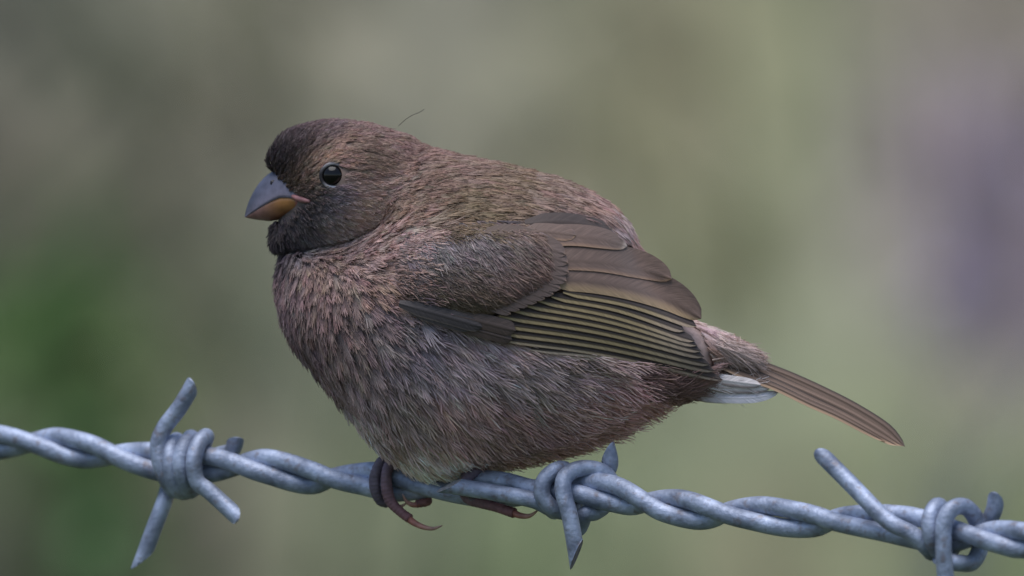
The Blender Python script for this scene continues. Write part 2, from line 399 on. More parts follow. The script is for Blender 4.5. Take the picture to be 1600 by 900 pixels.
B1 = [(682, 756, -78), (725, 762, -66), (780, 771, -52), (832, 781, -40), (858, 793, -24), (868, 797, 6), (876, 765, 40), (884, 736, 12), (868, 735, -22), (850, 752, -42),
      (848, 775, -46), (864, 794, -34), (888, 799, -2), (906, 780, 38), (935, 750, 46), (953, 726, 44), (947, 692, 40)]
B2 = [(904, 889, -38), (899, 855, -44), (890, 805, -49), (880, 768, -49), (884, 744, -38), (908, 732, -8), (938, 736, 18), (955, 755, 38), (948, 785, 38), (930, 800, 10), (915, 803, -6), (908, 818, 4), (903, 832, 10)]
C1 = [(306, 594, -22), (281, 636, -30), (257, 668, -38), (247, 695, -44), (251, 726, -46), (262, 752, -36), (274, 766, -4), (283, 742, 38), (291, 704, 38), (299, 684, 4), (289, 695, -30),
      (281, 722, -46), (286, 750, -38), (297, 767, -4), (312, 748, 38), (335, 715, 46), (362, 704, 46), (371, 678, 42)]
C2 = [(216, 893, -16), (238, 832, -8), (257, 782, 8), (266, 745, 40), (270, 706, 36), (276, 688, 2), (268, 700, -32), (265, 730, -46), (274, 760, -32), (290, 768, 4), (306, 745, 42), (316, 700, 36), (322, 682, 2), (310, 694, -30),
      (303, 722, -46), (308, 752, -42), (330, 770, -32), (378, 814, -26)]
D1 = [(1279, 706, -30), (1330, 757, -36), (1385, 812, -42), (1425, 834, -40), (1448, 855, -22), (1458, 862, 8), (1464, 830, 42), (1470, 796, 14), (1462, 792, -20), (1452, 815, -44), (1458, 848, -40), (1476, 868, -6), (1498, 845, 40), (1535, 822, 46), (1552, 800, 44), (1558, 766, 40)]
D2 = [(1482, 950, -38), (1478, 905, -44), (1474, 855, -50), (1476, 815, -48), (1488, 795, -34), (1508, 792, -2), (1525, 812, 32), (1532, 850, 40), (1520, 878, 14), (1500, 880, -14), (1480, 878, -30), (1462, 884, -22)]
barb(B1, (1.6, 1.2), pref=((0, .45, -1), (.8, -.5, 0)), cut=M_cut2)
barb(B2, (1.7, 1.2), pref=((-.9, .3, 0), (0, -1, 0)))
barb(C1, (1.0, 1.0), pref=((-.5, -.7, .2), (.3, -1, 0)))
barb(C2, (1.6, 1.3), pref=((-.9, -.2, 0), (.5, -.6, -.6)))
barb(D1, (1.2, 1.4), pref=((-.6, -.2, .5), (-.3, -1, 0)))
barb(D2)
for kx in (-880, -290, 2070, 2660):                        # the next knots along, outside the picture
    dy = axis_y(kx) - axis_y(300)
    for q in (C1, C2): barb([(a - 300 + kx, b_ + dy, d) for a, b_, d in q])

# posts that carry the wire, beyond the picture's edges
for px in (-16400, 17500):
    p = to_world(A([[px, axis_y(px), wdep(px)]]), True)[0]
    z0 = float(terr(p[0], p[1]))
    bx = p[0] + (0.05 if px > 0 else -0.05)
    root = empty('fence_post', (bx, p[1], z0))
    tag(root, 'weathered round timber post holding the %s end of the barbed wire' % ('lower' if px > 0 else 'higher'), 'fence post')
    P = np.stack([0.004 * np.sin(np.arange(14)), 0.004 * np.cos(1.3 * np.arange(14)), np.linspace(-0.25, p[2] - z0 + 0.15, 14)], 1)
    v, f, _ = tube(P, 0.055 + 0.003 * np.sin(2.1 * np.arange(14)), 18)
    link('post_shaft', mesh_np('post_shaft', v, f), mat_plain('old_timber', (0.16, 0.13, 0.1), 0.9, 0.2, noise=30.0), root)
    v, f, _ = tube(spline([(-.06, -.02, 0), (-.062 if px > 0 else -.05, 0, 0.004), (-.06, .02, 0)], .004) * (1 if px > 0 else -1, 1, 1) + (0, 0, p[2] - z0), 0.0016, 8)
    link('staple', mesh_np('staple', v, f), M_wire, root)

# ------------------------------------------------------------------ the bird's body as a smooth inflated volume
D0 = 130.0                                                # depth of the bird's midplane in px
BODY = A([(640, 212), (670, 222), (720, 236), (800, 253), (870, 272), (940, 305), (982, 345), (1002, 395), (1038, 448), (1080, 492), (1130, 512), (1172, 534), (1212, 562), (1180, 572),
          (1140, 574), (1128, 590), (1140, 606), (1100, 622), (1045, 627), (1005, 642), (985, 660), (930, 690), (850, 716), (760, 734), (695, 750), (655, 745), (600, 708), (560, 668), (525, 625),
          (490, 583), (455, 540), (435, 490), (427, 440), (430, 412), (446, 388), (545, 372), (600, 325), (622, 260)], float)
HEAD = A([(414, 262), (411, 245), (420, 225), (440, 203), (470, 190), (510, 183), (560, 185), (610, 198), (655, 218), (665, 280), (645, 335), (600, 366), (540, 385), (480, 397), (440, 399),
          (422, 390), (418, 365), (424, 345), (430, 320), (428, 285)], float)
GS = 4.0
X0, X1, Y0_, Y1_ = 380, 1260, 140, 790
ax_ = np.arange(X0, X1 + 1, GS); ay_ = np.arange(Y0_, Y1_ + 1, GS)
PX, PY = np.meshgrid(ax_, ay_, indexing='ij')
def smooth_poly(P, n=12):
    q = np.vstack([P, P[:1]]); out_ = []
    m_ = len(P)
    for i in range(m_):
        a, b_, c, d = P[i - 1], P[i], P[(i + 1) % m_], P[(i + 2) % m_]
        t = np.linspace(0, 1, n, endpoint=False)[:, None]
        out_.append(0.5 * (2 * b_ + (c - a) * t + (2 * a - 5 * b_ + 4 * c - d) * t ** 2 + (3 * b_ - a - 3 * c + d) * t ** 3))
    return np.vstack(out_)
def inside_poly(x, y, P):
    r = np.zeros(x.shape, bool); n = len(P)
    for i in range(n):
        x1, y1 = P[i]; x2, y2 = P[(i + 1) % n]
        if y1 == y2: continue
        c = ((y1 > y) != (y2 > y)) & (x < (x2 - x1) * (y - y1) / (y2 - y1) + x1)
        r ^= c
    return r
def sdist(x, y, P):
    d = np.full(x.shape, 1e9); n = len(P)
    for i in range(n):
        a = P[i]; b_ = P[(i + 1) % n]; e = b_ - a
        tt = np.clip(((x - a[0]) * e[0] + (y - a[1]) * e[1]) / (e @ e + 1e-9), 0, 1)
        d = np.minimum(d, (x - a[0] - tt * e[0]) ** 2 + (y - a[1] - tt * e[1]) ** 2)
    d = np.sqrt(d)
    return np.where(inside_poly(x, y, P), -d, d)
def blur(a, n=1):
    for _ in range(n):
        p = np.pad(a, 1, mode='edge')
        a = (p[:-2, 1:-1] + p[2:, 1:-1] + p[1:-1, :-2] + p[1:-1, 2:] + 4 * p[1:-1, 1:-1]) / 8
    return a
def inflate(P, inset, k):
    sd_ = sdist(PX, PY, smooth_poly(P, 6)) + inset
    m_ = sd_ < 0
    h = np.where(m_, 50.0, 0.0); om = 1.92
    par = (np.add.outer(np.arange(m_.shape[0]), np.arange(m_.shape[1])) % 2).astype(bool)
    for it in range(420):
        for q in (par, ~par):
            nb = np.zeros_like(h)
            nb[1:-1, 1:-1] = (h[:-2, 1:-1] + h[2:, 1:-1] + h[1:-1, :-2] + h[1:-1, 2:] + 4 * GS * GS) / 4
            u = m_ & q
            h[u] += om * (nb[u] - h[u])
    y2 = np.where(m_, h * k * k, 0)
    g = 220.0
    return np.where(m_, blur(y2, 2), -g * np.maximum(sd_, 0))
INS = 11.0
Yb2 = inflate(BODY, INS, 0.80)
Yh2 = inflate(HEAD, 8.0, 0.86)
Yh2 = np.where(Yh2 > 0, Yh2 * (0.55 + 0.45 * sstep(420, 540, PX)) ** 2, Yh2)
kk = 500 + 9000 * sstep(500, 620, PX) * sstep(395, 330, PY)
kk = np.minimum(kk, 400 + 0.9 * np.clip(np.maximum(Yb2, Yh2), 0, None))
hh = np.clip(0.5 + 0.5 * (Yb2 - Yh2) / kk, 0, 1)
Y2 = Yh2 * (1 - hh) + Yb2 * hh + kk * hh * (1 - hh)
Y2 = blur(Y2, 1)
mk = np.clip(1.25 * np.exp(-((PX - 625) ** 2 + (PY - 292) ** 2) / (2 * 42.0 ** 2)), 0, 1)      # nape and ear coverts run smoothly into the mantle
Y2 = Y2 * (1 - mk) + blur(Y2, 120) * mk
def bil(G, x, y):
    fx = np.clip((x - X0) / GS, 0, G.shape[0] - 1.001); fy = np.clip((y - Y0_) / GS, 0, G.shape[1] - 1.001)
    i = fx.astype(int); j = fy.astype(int); a = fx - i; b_ = fy - j
    return (G[i, j] * (1 - a) + G[i + 1, j] * a) * (1 - b_) + (G[i, j + 1] * (1 - a) + G[i + 1, j + 1] * a) * b_
GXg, GYg = np.gradient(Y2, GS)
def field(q):
    """signed height above the skin (px) and its outward gradient; q rows (px, py, depth rel. to midplane)"""
    g0 = bil(Y2, q[:, 0], q[:, 1]) - q[:, 2] ** 2
    gr = np.stack([bil(GXg, q[:, 0], q[:, 1]), bil(GYg, q[:, 0], q[:, 1]), -2 * q[:, 2]], 1)
    L = np.linalg.norm(gr, axis=1) + 20.0
    return -g0 / L, -gr / L[:, None]
def surf_nets(h=7.0):
    gx_ = np.arange(400, 1236, h); gy_ = np.arange(170, 770, h); gz_ = np.arange(-224, 225, h)
    A0, B0, C0 = np.meshgrid(gx_, gy_, gz_, indexing='ij')
    f = bil(Y2, A0.ravel(), B0.ravel()).reshape(A0.shape) - C0 ** 2
    s = f > 0
    n = np.array(f.shape) - 1
    acc = np.zeros((*n, 3)); cnt = np.zeros(n)
    corners = [(i, j, k) for i in (0, 1) for j in (0, 1) for k in (0, 1)]
    sl = lambda c: tuple(slice(c[d], c[d] + n[d]) for d in range(3))
    for a in corners:
        for d in range(3):
            if a[d]: continue
            b_ = list(a); b_[d] = 1; b_ = tuple(b_)
            fa, fb = f[sl(a)], f[sl(b_)]
            cr_ = (fa > 0) != (fb > 0)
            tt = np.where(cr_, fa / np.where(cr_, fa - fb, 1), 0)
            for e in range(3):
                acc[..., e] += np.where(cr_, a[e] + (tt if e == d else 0), 0)
            cnt += cr_
    act = cnt > 0
    idx = -np.ones(n, int); idx[act] = np.arange(act.sum())
    ijk = np.argwhere(act)
    V = (ijk + acc[act] / cnt[act][:, None]) * h + A((gx_[0], gy_[0], gz_[0]))
    F = []
    for d in range(3):
        e1, e2 = (d + 1) % 3, (d + 2) % 3
        lo = [slice(None)] * 3; hi = [slice(None)] * 3
        lo[d] = slice(0, f.shape[d] - 1); hi[d] = slice(1, f.shape[d])
        ch = s[tuple(lo)] != s[tuple(hi)]
        for p in np.argwhere(ch):
            if p[e1] == 0 or p[e2] == 0 or p[e1] >= n[e1] or p[e2] >= n[e2]: continue
            q = []
            for o1, o2 in ((0, 0), (1, 0), (1, 1), (0, 1)):
                r = p.copy(); r[e1] -= o1; r[e2] -= o2; q.append(idx[tuple(r)])
            if min(q) < 0: continue
            F.append(q if s[tuple(p)] else q[::-1])
    F = np.array(F)
    for _ in range(3):
        hgt, gr = field(V); V = V - np.clip(hgt, -4, 4)[:, None] * gr
    return V, F
BV, BF = surf_nets()

# ------------------------------------------------------------------ colour, flow and size of the plumage, as seen in side view
COLP = [(425, 240, 62, 54, 55), (445, 215, 82, 70, 70), (490, 200, 94, 80, 78), (560, 195, 108, 90, 84), (620, 210, 112, 93, 86), (450, 255, 52, 45, 44), (480, 240, 66, 57, 54), (470, 272, 56, 48, 44),
        (472, 286, 108, 90, 76), (470, 302, 62, 55, 52), (497, 284, 72, 62, 58), (485, 273, 156, 134, 116), (499, 258, 148, 126, 110), (530, 250, 120, 98, 88), (560, 255, 92, 77, 66), (550, 235, 100, 84, 74), (500, 300, 70, 63, 62), (480, 315, 50, 45, 45), (515, 305, 84, 78, 82),
        (560, 300, 116, 99, 91), (600, 290, 118, 100, 92), (620, 330, 112, 95, 84), (540, 335, 108, 94, 86), (505, 345, 84, 76, 73), (470, 350, 52, 48, 48), (430, 365, 48, 43, 44), (440, 385, 60, 54, 56), (480, 380, 96, 90, 90), (520, 370, 108, 98, 93),
        (640, 240, 114, 94, 86), (650, 290, 108, 90, 80), (700, 260, 112, 94, 84), (760, 285, 108, 92, 78), (700, 320, 102, 88, 72), (830, 300, 114, 97, 86), (900, 300, 122, 102, 94), (940, 340, 132, 118, 116), (975, 350, 132, 108, 100), (990, 390, 128, 106, 98),
        (500, 415, 106, 89, 82), (560, 400, 116, 99, 93), (610, 395, 130, 112, 106), (600, 440, 112, 92, 84), (445, 450, 100, 84, 84), (500, 470, 98, 82, 78), (450, 520, 88, 74, 72), (540, 520, 96, 82, 78), (500, 580, 96, 82, 78),
        (590, 500, 104, 92, 90), (640, 500, 112, 102, 104), (700, 540, 124, 110, 110), (780, 570, 126, 111, 108), (850, 590, 122, 106, 102), (560, 600, 108, 94, 92), (545, 630, 140, 128, 122), (600, 640, 112, 98, 92), (620, 690, 138, 127, 120), (680, 730, 138, 127, 120),
        (700, 620, 122, 103, 99), (780, 640, 120, 99, 94), (760, 710, 128, 109, 100), (850, 690, 130, 106, 100), (880, 630, 130, 106, 101), (940, 640, 138, 112, 106), (1000, 600, 102, 82, 76), (1050, 605, 104, 86, 80), (1100, 600, 150, 132, 126), (1150, 605, 176, 164, 160),
        (1110, 505, 146, 130, 126), (1150, 528, 148, 132, 128), (1195, 553, 146, 126, 122), (1110, 545, 118, 98, 88), (1150, 560, 120, 102, 92)]
COLP = A(COLP, float); SCL = np.ones(len(COLP))
for x_, y_, r_, k_ in ((780, 290, 130, .84), (560, 310, 60, 1.45), (500, 345, 40, 1.25), (760, 600, 150, 1.36), (640, 700, 90, 1.65), (1150, 535, 60, 1.2), (900, 650, 90, 1.3), (500, 470, 100, 1.22), (600, 390, 50, 1.1), (520, 575, 70, 1.25), (525, 365, 35, 1.4)):
    SCL *= 1 + (k_ - 1) * np.exp(-((COLP[:, 0] - x_) ** 2 + (COLP[:, 1] - y_) ** 2) / (2 * (r_ * .7) ** 2))
COLR = lin(COLP[:, 2:]) * SCL[:, None] * np.array((1.10, 1.06, 1.06))
FLOW = A([(425, 245, .45, -.9), (440, 215, .7, -.7), (480, 197, 1, -.3), (560, 190, 1, .1), (640, 215, 1, .35), (620, 280, .95, .3), (470, 265, .9, -.45), (470, 290, .9, -.3), (520, 245, 1, -.1), (560, 270, 1, .1), (520, 305, 1, .15), (560, 310, 1, .25),
          (600, 345, .9, .4), (480, 335, .8, .5), (430, 370, .25, .97), (450, 392, .35, .93), (500, 375, .75, .65), (550, 370, .9, .4), (500, 420, .25, 1), (555, 405, .7, .6), (605, 390, 1, .08), (625, 430, 1, .25), (470, 450, 0, 1), (438, 480, .15, 1),
          (520, 480, .35, .95), (600, 475, .9, .5), (500, 560, .5, .87), (560, 640, .5, .87), (660, 510, .75, .65), (760, 560, .8, .6), (850, 585, .93, .4), (700, 620, .5, .85), (800, 650, .75, .62), (900, 640, .95, .33), (650, 705, .3, .95), (740, 715, .4, .9),
          (850, 695, .75, .5), (930, 670, .93, .3), (1000, 605, 1, .08), (1060, 605, 1, 0), (1140, 605, 1, 0), (700, 280, 1, .25), (800, 295, 1, .35), (900, 320, .88, .5), (970, 350, .75, .7), (995, 395, .65, .75), (1110, 512, .85, .5), (1180, 548, .85, .5)], float)
SIZE = A([(430, 250, 20, 2), (500, 200, 24, 2), (500, 290, 15, 1.5), (560, 300, 24, 1.6), (620, 230, 34, 2.5), (620, 320, 32, 2.5), (470, 340, 18, 2), (435, 375, 24, 5), (500, 385, 28, 6), (750, 280, 46, 3), (900, 310, 54, 4), (980, 370, 52, 5), (480, 450, 44, 7), (600, 400, 48, 9),
          (560, 540, 56, 8), (700, 560, 64, 8), (600, 680, 70, 8), (720, 700, 80, 8), (850, 640, 84, 8), (940, 640, 84, 10), (1040, 600, 66, 6), (1130, 600, 56, 5), (1120, 510, 50, 3), (1150, 530, 42, 2), (1195, 552, 26, 1)], float)
CON = A([(430, 250, .3, 1), (500, 200, .3, 1), (560, 300, .35, 1), (620, 230, .3, 1), (470, 345, .6, 1.5), (435, 375, .3, 2), (500, 385, .8, 1.5), (750, 280, .3, 1), (900, 310, .35, 1.2), (980, 370, .4, 2), (480, 450, .65, 1.5), (600, 400, .7, 1.2),
         (560, 540, .75, 1.5), (700, 560, .95, 2), (600, 680, .7, 3), (720, 720, .85, 4), (850, 650, .95, 5), (950, 640, .9, 10), (1040, 600, .5, 3), (1120, 510, .2, .6), (1180, 545, .15, .3), (1130, 605, .4, 2)], float)
def interp(P, vals, x, y, sig):
    out_ = np.empty((len(x), vals.shape[1]))
    for s in range(0, len(x), 20000):
        d2 = (x[s:s + 20000, None] - P[:, 0]) ** 2 + (y[s:s + 20000, None] - P[:, 1]) ** 2
        wg = np.exp(-d2 / (2 * sig * sig)) + 1e-4 / (1 + d2 / 400.0) ** 1.5
        out_[s:s + 20000] = (wg @ vals) / wg.sum(1)[:, None]
    return out_
WINGP = A([(628, 372), (700, 352), (790, 346), (850, 338), (910, 336), (960, 352), (1000, 395), (1050, 440), (1085, 488), (1098, 520), (1120, 575), (1090, 578), (1000, 566), (900, 552), (800, 530), (720, 512), (660, 492), (630, 470), (622, 430)], float)
BILLP = A([(429, 268), (434, 288), (450, 298), (466, 304), (485, 310), (484, 317), (466, 321), (452, 336), (438, 343), (420, 348), (378, 344), (378, 330), (400, 285)], float)
EYE = (520, 274)
ALB = 1.75                                                 # plumage reflectance against the tone it shows in soft side light

Ysm = np.sqrt(np.maximum(blur(np.maximum(Y2, 0), 10), 0))
flo = 52.0
d_ = Ysm + 9 - flo
Yw = flo + 0.5 * (d_ + np.sqrt(d_ * d_ + 22.0 ** 2))
Yw = blur(Yw, 6)
YwX, YwY = np.gradient(Yw, GS)
WSH = smooth_poly(A([(622, 385), (660, 362), (720, 350), (790, 348), (850, 352), (872, 380), (880, 430), (860, 456), (800, 486), (745, 498), (690, 486), (640, 474), (618, 440)], float), 4)
SH = 22.0
def shell_prof(x, y):
    d = np.clip(-sdist(x, y, WSH) / 40.0, 0, 1)
    return -8 + (SH + 8) * np.sqrt(np.clip(1 - (1 - d) ** 2, 0, 1))
# random feather roots on the skin
tri = np.vstack([BF[:, [0, 1, 2]], BF[:, [0, 2, 3]]])
a_, b2_, c_ = BV[tri[:, 0]], BV[tri[:, 1]], BV[tri[:, 2]]
nrm = np.cross(b2_ - a_, c_ - a_); area = np.linalg.norm(nrm, axis=1) / 2
cen = (a_ + b2_ + c_) / 3
szc = interp(SIZE, SIZE[:, 2:], cen[:, 0], cen[:, 1], 45.0)
dens = area / (szc[:, 0] / 40.0) ** 1.35 * np.where(cen[:, 2] > 60, 0.55, 1.0)
NF = 12500
pick = rng.choice(len(tri), NF, p=dens / dens.sum())
r1 = np.sqrt(rng.random(NF)); r2 = rng.random(NF)
root = a_[pick] * (1 - r1)[:, None] + b2_[pick] * (r1 * (1 - r2))[:, None] + c_[pick] * (r1 * r2)[:, None]
wing_in = sdist(root[:, 0], root[:, 1], WINGP)
keep = ~((wing_in < -14) & (np.abs(root[:, 2]) > 15))
keep &= np.hypot(root[:, 0] - EYE[0], root[:, 1] - EYE[1]) > 17.5
root = root[keep]; NF = len(root)
def barbs_for(root, flow, col, size, lift, con, fluff, K, fieldfn, seed, fan=(0.28, 0.5), tipmul=1.12, basecol=None, spread=1.0, npt=5, rad=1.3):
    """each feather: a fan of fine barbs leaving a central shaft. Returns point array (m, npt, 3) and colours"""
    g = np.random.default_rng(seed); n = len(root)
    h, nr = fieldfn(root); nr = nr / np.linalg.norm(nr, axis=1)[:, None]
    tdir = flow - (flow * nr).sum(1)[:, None] * nr
    tdir /= np.linalg.norm(tdir, axis=1)[:, None] + 1e-9
    jit = g.normal(0, 0.10 + 0.10 * con, n)
    bdir = np.cross(nr, tdir)
    tdir, bdir = tdir * np.cos(jit)[:, None] + bdir * np.sin(jit)[:, None], bdir * np.cos(jit)[:, None] - tdir * np.sin(jit)[:, None]
    L = size * g.uniform(0.8, 1.2, n)
    lf = lift * g.uniform(0.5, 1.5, n)
    fcol = col * (1 + g.normal(0, 1, n) * (0.04 + 0.07 * con))[:, None] * (1 + g.normal(0, 0.035, (n, 3)))
    sj = (np.arange(K) // 2 + 0.5) / (K / 2); sd_ = np.where(np.arange(K) % 2, 1.0, -1.0)
    s0 = sj[None] * 0.68 + g.normal(0, 0.03, (n, K))
    al = g.uniform(fan[0], fan[1], (n, K)) * (1.15 - 0.75 * sj)[None] * sd_[None] * spread + g.normal(0, 0.05, (n, K)) + g.normal(0, 0.11, (n, K)) * con[:, None]
    Lb = (0.42 + 0.05 * (1 - sj))[None] * g.uniform(0.6, 1.3, (n, K))
    tt = np.linspace(0, 1, npt)
    curl = g.normal(0, 0.05, (n, K))
    U = s0[..., None] + Lb[..., None] * tt * np.cos(al)[..., None]
    Vv = Lb[..., None] * (tt * np.sin(al)[..., None] * (1 - 0.35 * tt) + curl[..., None] * tt ** 2)
    U *= L[:, None, None]; Vv *= L[:, None, None]
    q = root[:, None, None] + U[..., None] * tdir[:, None, None] + Vv[..., None] * bdir[:, None, None]
    fu = U / L[:, None, None]
    hd = 1.0 + lf[:, None, None] * (0.3 + 0.9 * fu) + (g.random((n, K)) ** 3 * 3.0 * fluff[:, None])[..., None] * (tt * fu)
    q = q.reshape(-1, 3); hdr = hd.ravel()
    for _ in range(3):
        h, nr2 = fieldfn(q); q = q + np.clip(hdr - h, -12, 12)[:, None] * nr2
    q = q.reshape(n * K, npt, 3)
    bj = np.clip(g.normal(1, 0.09 + 0.08 * con[:, None, None, None], (n, K, 1, 1)), .4, 2) * np.where(g.random((n, K, 1, 1)) < 0.1 * con[:, None, None, None] + .02, 1.35, 1.0)
    tip = fcol[:, None, None] * tipmul * bj
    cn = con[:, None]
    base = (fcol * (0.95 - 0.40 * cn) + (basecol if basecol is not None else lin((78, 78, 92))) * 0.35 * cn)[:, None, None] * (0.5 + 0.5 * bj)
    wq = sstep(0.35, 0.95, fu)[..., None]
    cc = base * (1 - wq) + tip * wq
    rr = np.repeat(rad * np.clip(size / 45.0, 0.62, 1.15), K)[:, None] * (1 - 0.75 * tt) * g.uniform(0.7, 1.2, (n * K, 1)) * np.ones((n * K, npt))
    return q, cc.reshape(n * K, npt, 3), rr
def make_curves(name, q, col, rad, parent, mat, origin, d0=D0):
    cu = bpy.data.hair_curves.new(name)
    m_, npt = q.shape[:2]
    cu.add_curves([npt] * m_)
    P = q.reshape(-1, 3).copy(); P[:, 2] += d0
    Wp = (to_world(P) - origin).astype(np.float32)
    cu.attributes['position'].data.foreach_set('vector', Wp.ravel())
    ra = cu.attributes.get('radius') or cu.attributes.new('radius', 'FLOAT', 'POINT')
    ra.data.foreach_set('value', (rad.ravel() * S).astype(np.float32))
    ca = cu.attributes.new('Col', 'FLOAT_COLOR', 'POINT')
    c4 = np.ones((m_ * npt, 4), np.float32); c4[:, :3] = np.clip(col.reshape(-1, 3), 0, 0.9)
    ca.data.foreach_set('color', c4.ravel())
    return link(name, cu, mat, parent)
borigin = to_world(A([[680, 752, D0]]))[0]
bird = empty('finch', borigin)
tag(bird, 'plump brown finch with a short grey and orange bill perched on barbed wire', 'bird')

def vec3(xy): return np.stack([xy[:, 0], xy[:, 1], np.zeros(len(xy))], 1)
fl = vec3(interp(FLOW, FLOW[:, 2:], root[:, 0], root[:, 1], 38.0))
cl = interp(COLP, COLR, root[:, 0], root[:, 1], 14.0) * ALB
sz = interp(SIZE, SIZE[:, 2:], root[:, 0], root[:, 1], 45.0)
# mottle between neighbouring feathers
mot = np.sin(root[:, 0] * .13 + 1.7 * np.sin(root[:, 1] * .09)) * np.sin(root[:, 1] * .11 + root[:, 2] * .07)
cl = cl * (1 + 0.07 * mot)[:, None]
# side of the breast lies over the bend of the wing
wd = sdist(root[:, 0], root[:, 1], WINGP)
over = np.exp(-(np.clip(wd, 0, None) / 40.0) ** 2) * (root[:, 0] < 680) * (root[:, 1] < 480) * (np.abs(root[:, 2]) > 60)
over2 = np.exp(-(np.clip(wd, 0, None) / 30.0) ** 2) * (root[:, 0] >= 640) * (root[:, 0] < 980) * (root[:, 1] < 400)
lift = sz[:, 1] + 4 * over + 3 * over2
sz[:, 0] *= 1 + 0.35 * over + 0.3 * over2
cnf = interp(CON, CON[:, 2:], root[:, 0], root[:, 1], 45.0)
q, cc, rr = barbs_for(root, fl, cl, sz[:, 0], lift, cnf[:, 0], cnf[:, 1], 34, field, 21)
bad = np.zeros(len(q), bool)
for k in range(q.shape[1]):
    bad |= inside_poly(q[:, k, 0], q[:, k, 1], BILLP)
    bad |= (np.hypot(q[:, k, 0] - EYE[0], q[:, k, 1] - EYE[1]) < 17.6) & (np.abs(q[:, k, 2]) > 20)
# breast side and mantle lie over the wing's coverts; flank and rump stay under the wing
K_ = 34; rt = np.repeat(root, K_, 0); sgq = np.sign(rt[:, 2])
onw = (np.abs(rt[:, 2]) > 30); jit_o = rng.random(len(rt)) * np.repeat(rng.random(len(root)), K_) * 1.6
lays_over = onw & (((rt[:, 0] < 670) & (rt[:, 1] < 470)) | ((rt[:, 1] < 385) & (rt[:, 0] < 900)))
for k in range(q.shape[1]):
    x_, y_ = q[:, k, 0], q[:, k, 1]
    ins = lays_over & inside_poly(x_, y_, WSH)
    hgt = bil(Yw, x_[ins], y_[ins]) + shell_prof(x_[ins], y_[ins]) + 1.0 + (0.6 + 2.2 * jit_o[ins]) * k
    q[ins, k, 2] = sgq[ins] * np.maximum(np.abs(q[ins, k, 2]), hgt)
    bad |= onw & ~lays_over & (sdist(x_, y_, WINGP) < -2) & (np.abs(q[:, k, 2]) > 25) & ~((x_ > 925) & (y_ < 385))
q, cc, rr = q[~bad], cc[~bad], rr[~bad]
# loose wispy barbs along belly and vent, and one stray filament on the nape
stray = []
tag(make_curves('plumage', q, cc, rr, bird, M_barb, borigin), kind='stuff')
print('barbs', len(q))
sq = A([[(622, 196, 0), (633, 186, -3), (644, 179, -5), (654, 175, -6), (662, 170, -6)]], float)
make_curves('loose_filament', sq, np.tile(lin((70, 62, 58)), (1, 5, 1)), np.full((1, 5), 0.42), bird, M_barb, borigin)

# ------------------------------------------------------------------ body mesh with legs and toes in one
def wy(px): return float(wdep(px))
legs = []
def toe(pts, r0, knuck, col0, col1):
    q_ = spline(pts, 1.3); n = len(q_); t_ = np.linspace(0, 1, n)
    rr_ = r0 * (1 - 0.22 * t_) * (0.96 + 0.14 * np.abs(np.cos(t_ * np.pi * knuck * .5)) ** 2 + 0.035 * np.sin(np.arange(n) * 1.3 * 2 * np.pi / 6.0))
    v, f, _ = tube(q_, rr_, 12)
    c = np.repeat(col0 * (1 - t_)[:, None] + col1 * t_[:, None], 12, 0)
    legs.append((v, f, c))
c_d, c_r = lin((110, 99, 112)), lin((126, 86, 86))
def rel(pts, ref):                                           # depth given against the wire at px = ref
    return [(a, b_, d + wy(a) - D0) for a, b_, d in pts]
# far leg (left in the picture)
toe(rel([(668, 660, 6), (648, 700, 8), (626, 712, -4), (612, 714, -12)], 0), 9.5, 2, c_d, c_d)
toe(rel([(618, 714, -8), (596, 722, -26), (586, 742, -36), (585, 764, -34), (592, 783, -22), (604, 788, -8)], 0), 9.5, 3.5, c_d, c_d * .9)
toe(rel([(624, 714, -10), (606, 732, -32), (603, 757, -37), (609, 783, -32), (624, 800, -28), (640, 812, -26)], 0), 9.6, 3.5, c_d, c_r)
toe(rel([(624, 714, -4), (642, 728, 20), (654, 750, 34), (655, 772, 30), (668, 784, 18), (650, 789, 4)], 0), 8.5, 3, c_r * .8, c_r)
# near leg
toe(rel([(742, 680, -6), (740, 715, -6), (738, 738, -10)], 0), 9.5, 2, c_d, c_d)
toe(rel([(744, 734, -10), (732, 744, -26), (726, 760, -32), (730, 778, -26), (752, 786, -22), (782, 795, -20), (804, 802, -20)], 0), 9.6, 4, c_d, c_r)
toe(rel([(740, 734, -8), (728, 742, -24), (734, 762, -34), (740, 780, -26), (760, 786, -14)], 0), 9.2, 3.5, c_d, c_d * .9)
toe(rel([(740, 736, -4), (760, 744, 22), (764, 768, 32), (750, 784, 20), (735, 786, 6)], 0), 8.5, 3, c_d, c_r)
allv = [BV]; allf = [tuple(p) for p in BF]; allc = [interp(COLP, COLR, BV[:, 0], BV[:, 1], 30.0) * 1.4]; o = len(BV)
for v, f, c in legs:
    allv.append(v); allf += [tuple(i + o for i in p) for p in f]; allc.append(c); o += len(v)
def bird_mesh(name, v, f, col=None, uv=None, smooth=True):
    P = np.asarray(v, float).copy(); P[:, 2] += D0
    return mesh_np(name, to_world(P) - borigin, f, col=col, uv=uv, smooth=smooth)
link('body', bird_mesh('body', np.vstack(allv), allf, col=np.vstack(allc)), M_skin, bird)
def claw(pts, r0=5.5):
    q_ = spline(rel(pts, 0), 2.0); t_ = np.linspace(0, 1, len(q_))
    v, f, _ = tube(q_, r0 * (1 - t_) ** 0.7 + 0.7, 10)
    c = lin((158, 92, 80)) * (1 - t_)[:, None] + lin((176, 142, 126)) * t_[:, None]
    link('claw', bird_mesh('claw', v, f, col=np.repeat(c, 10, 0)), M_claw, bird)
claw([(636, 810, -26), (645, 817, -26), (659, 824, -26), (676, 827, -25), (691, 822, -24)])
claw([(655, 789, 6), (644, 790, 0), (634, 784, -6), (628, 773, -10)], 4.5)
claw([(600, 787, -12), (612, 792, -6), (624, 793, 2), (636, 787, 8)], 4.5)
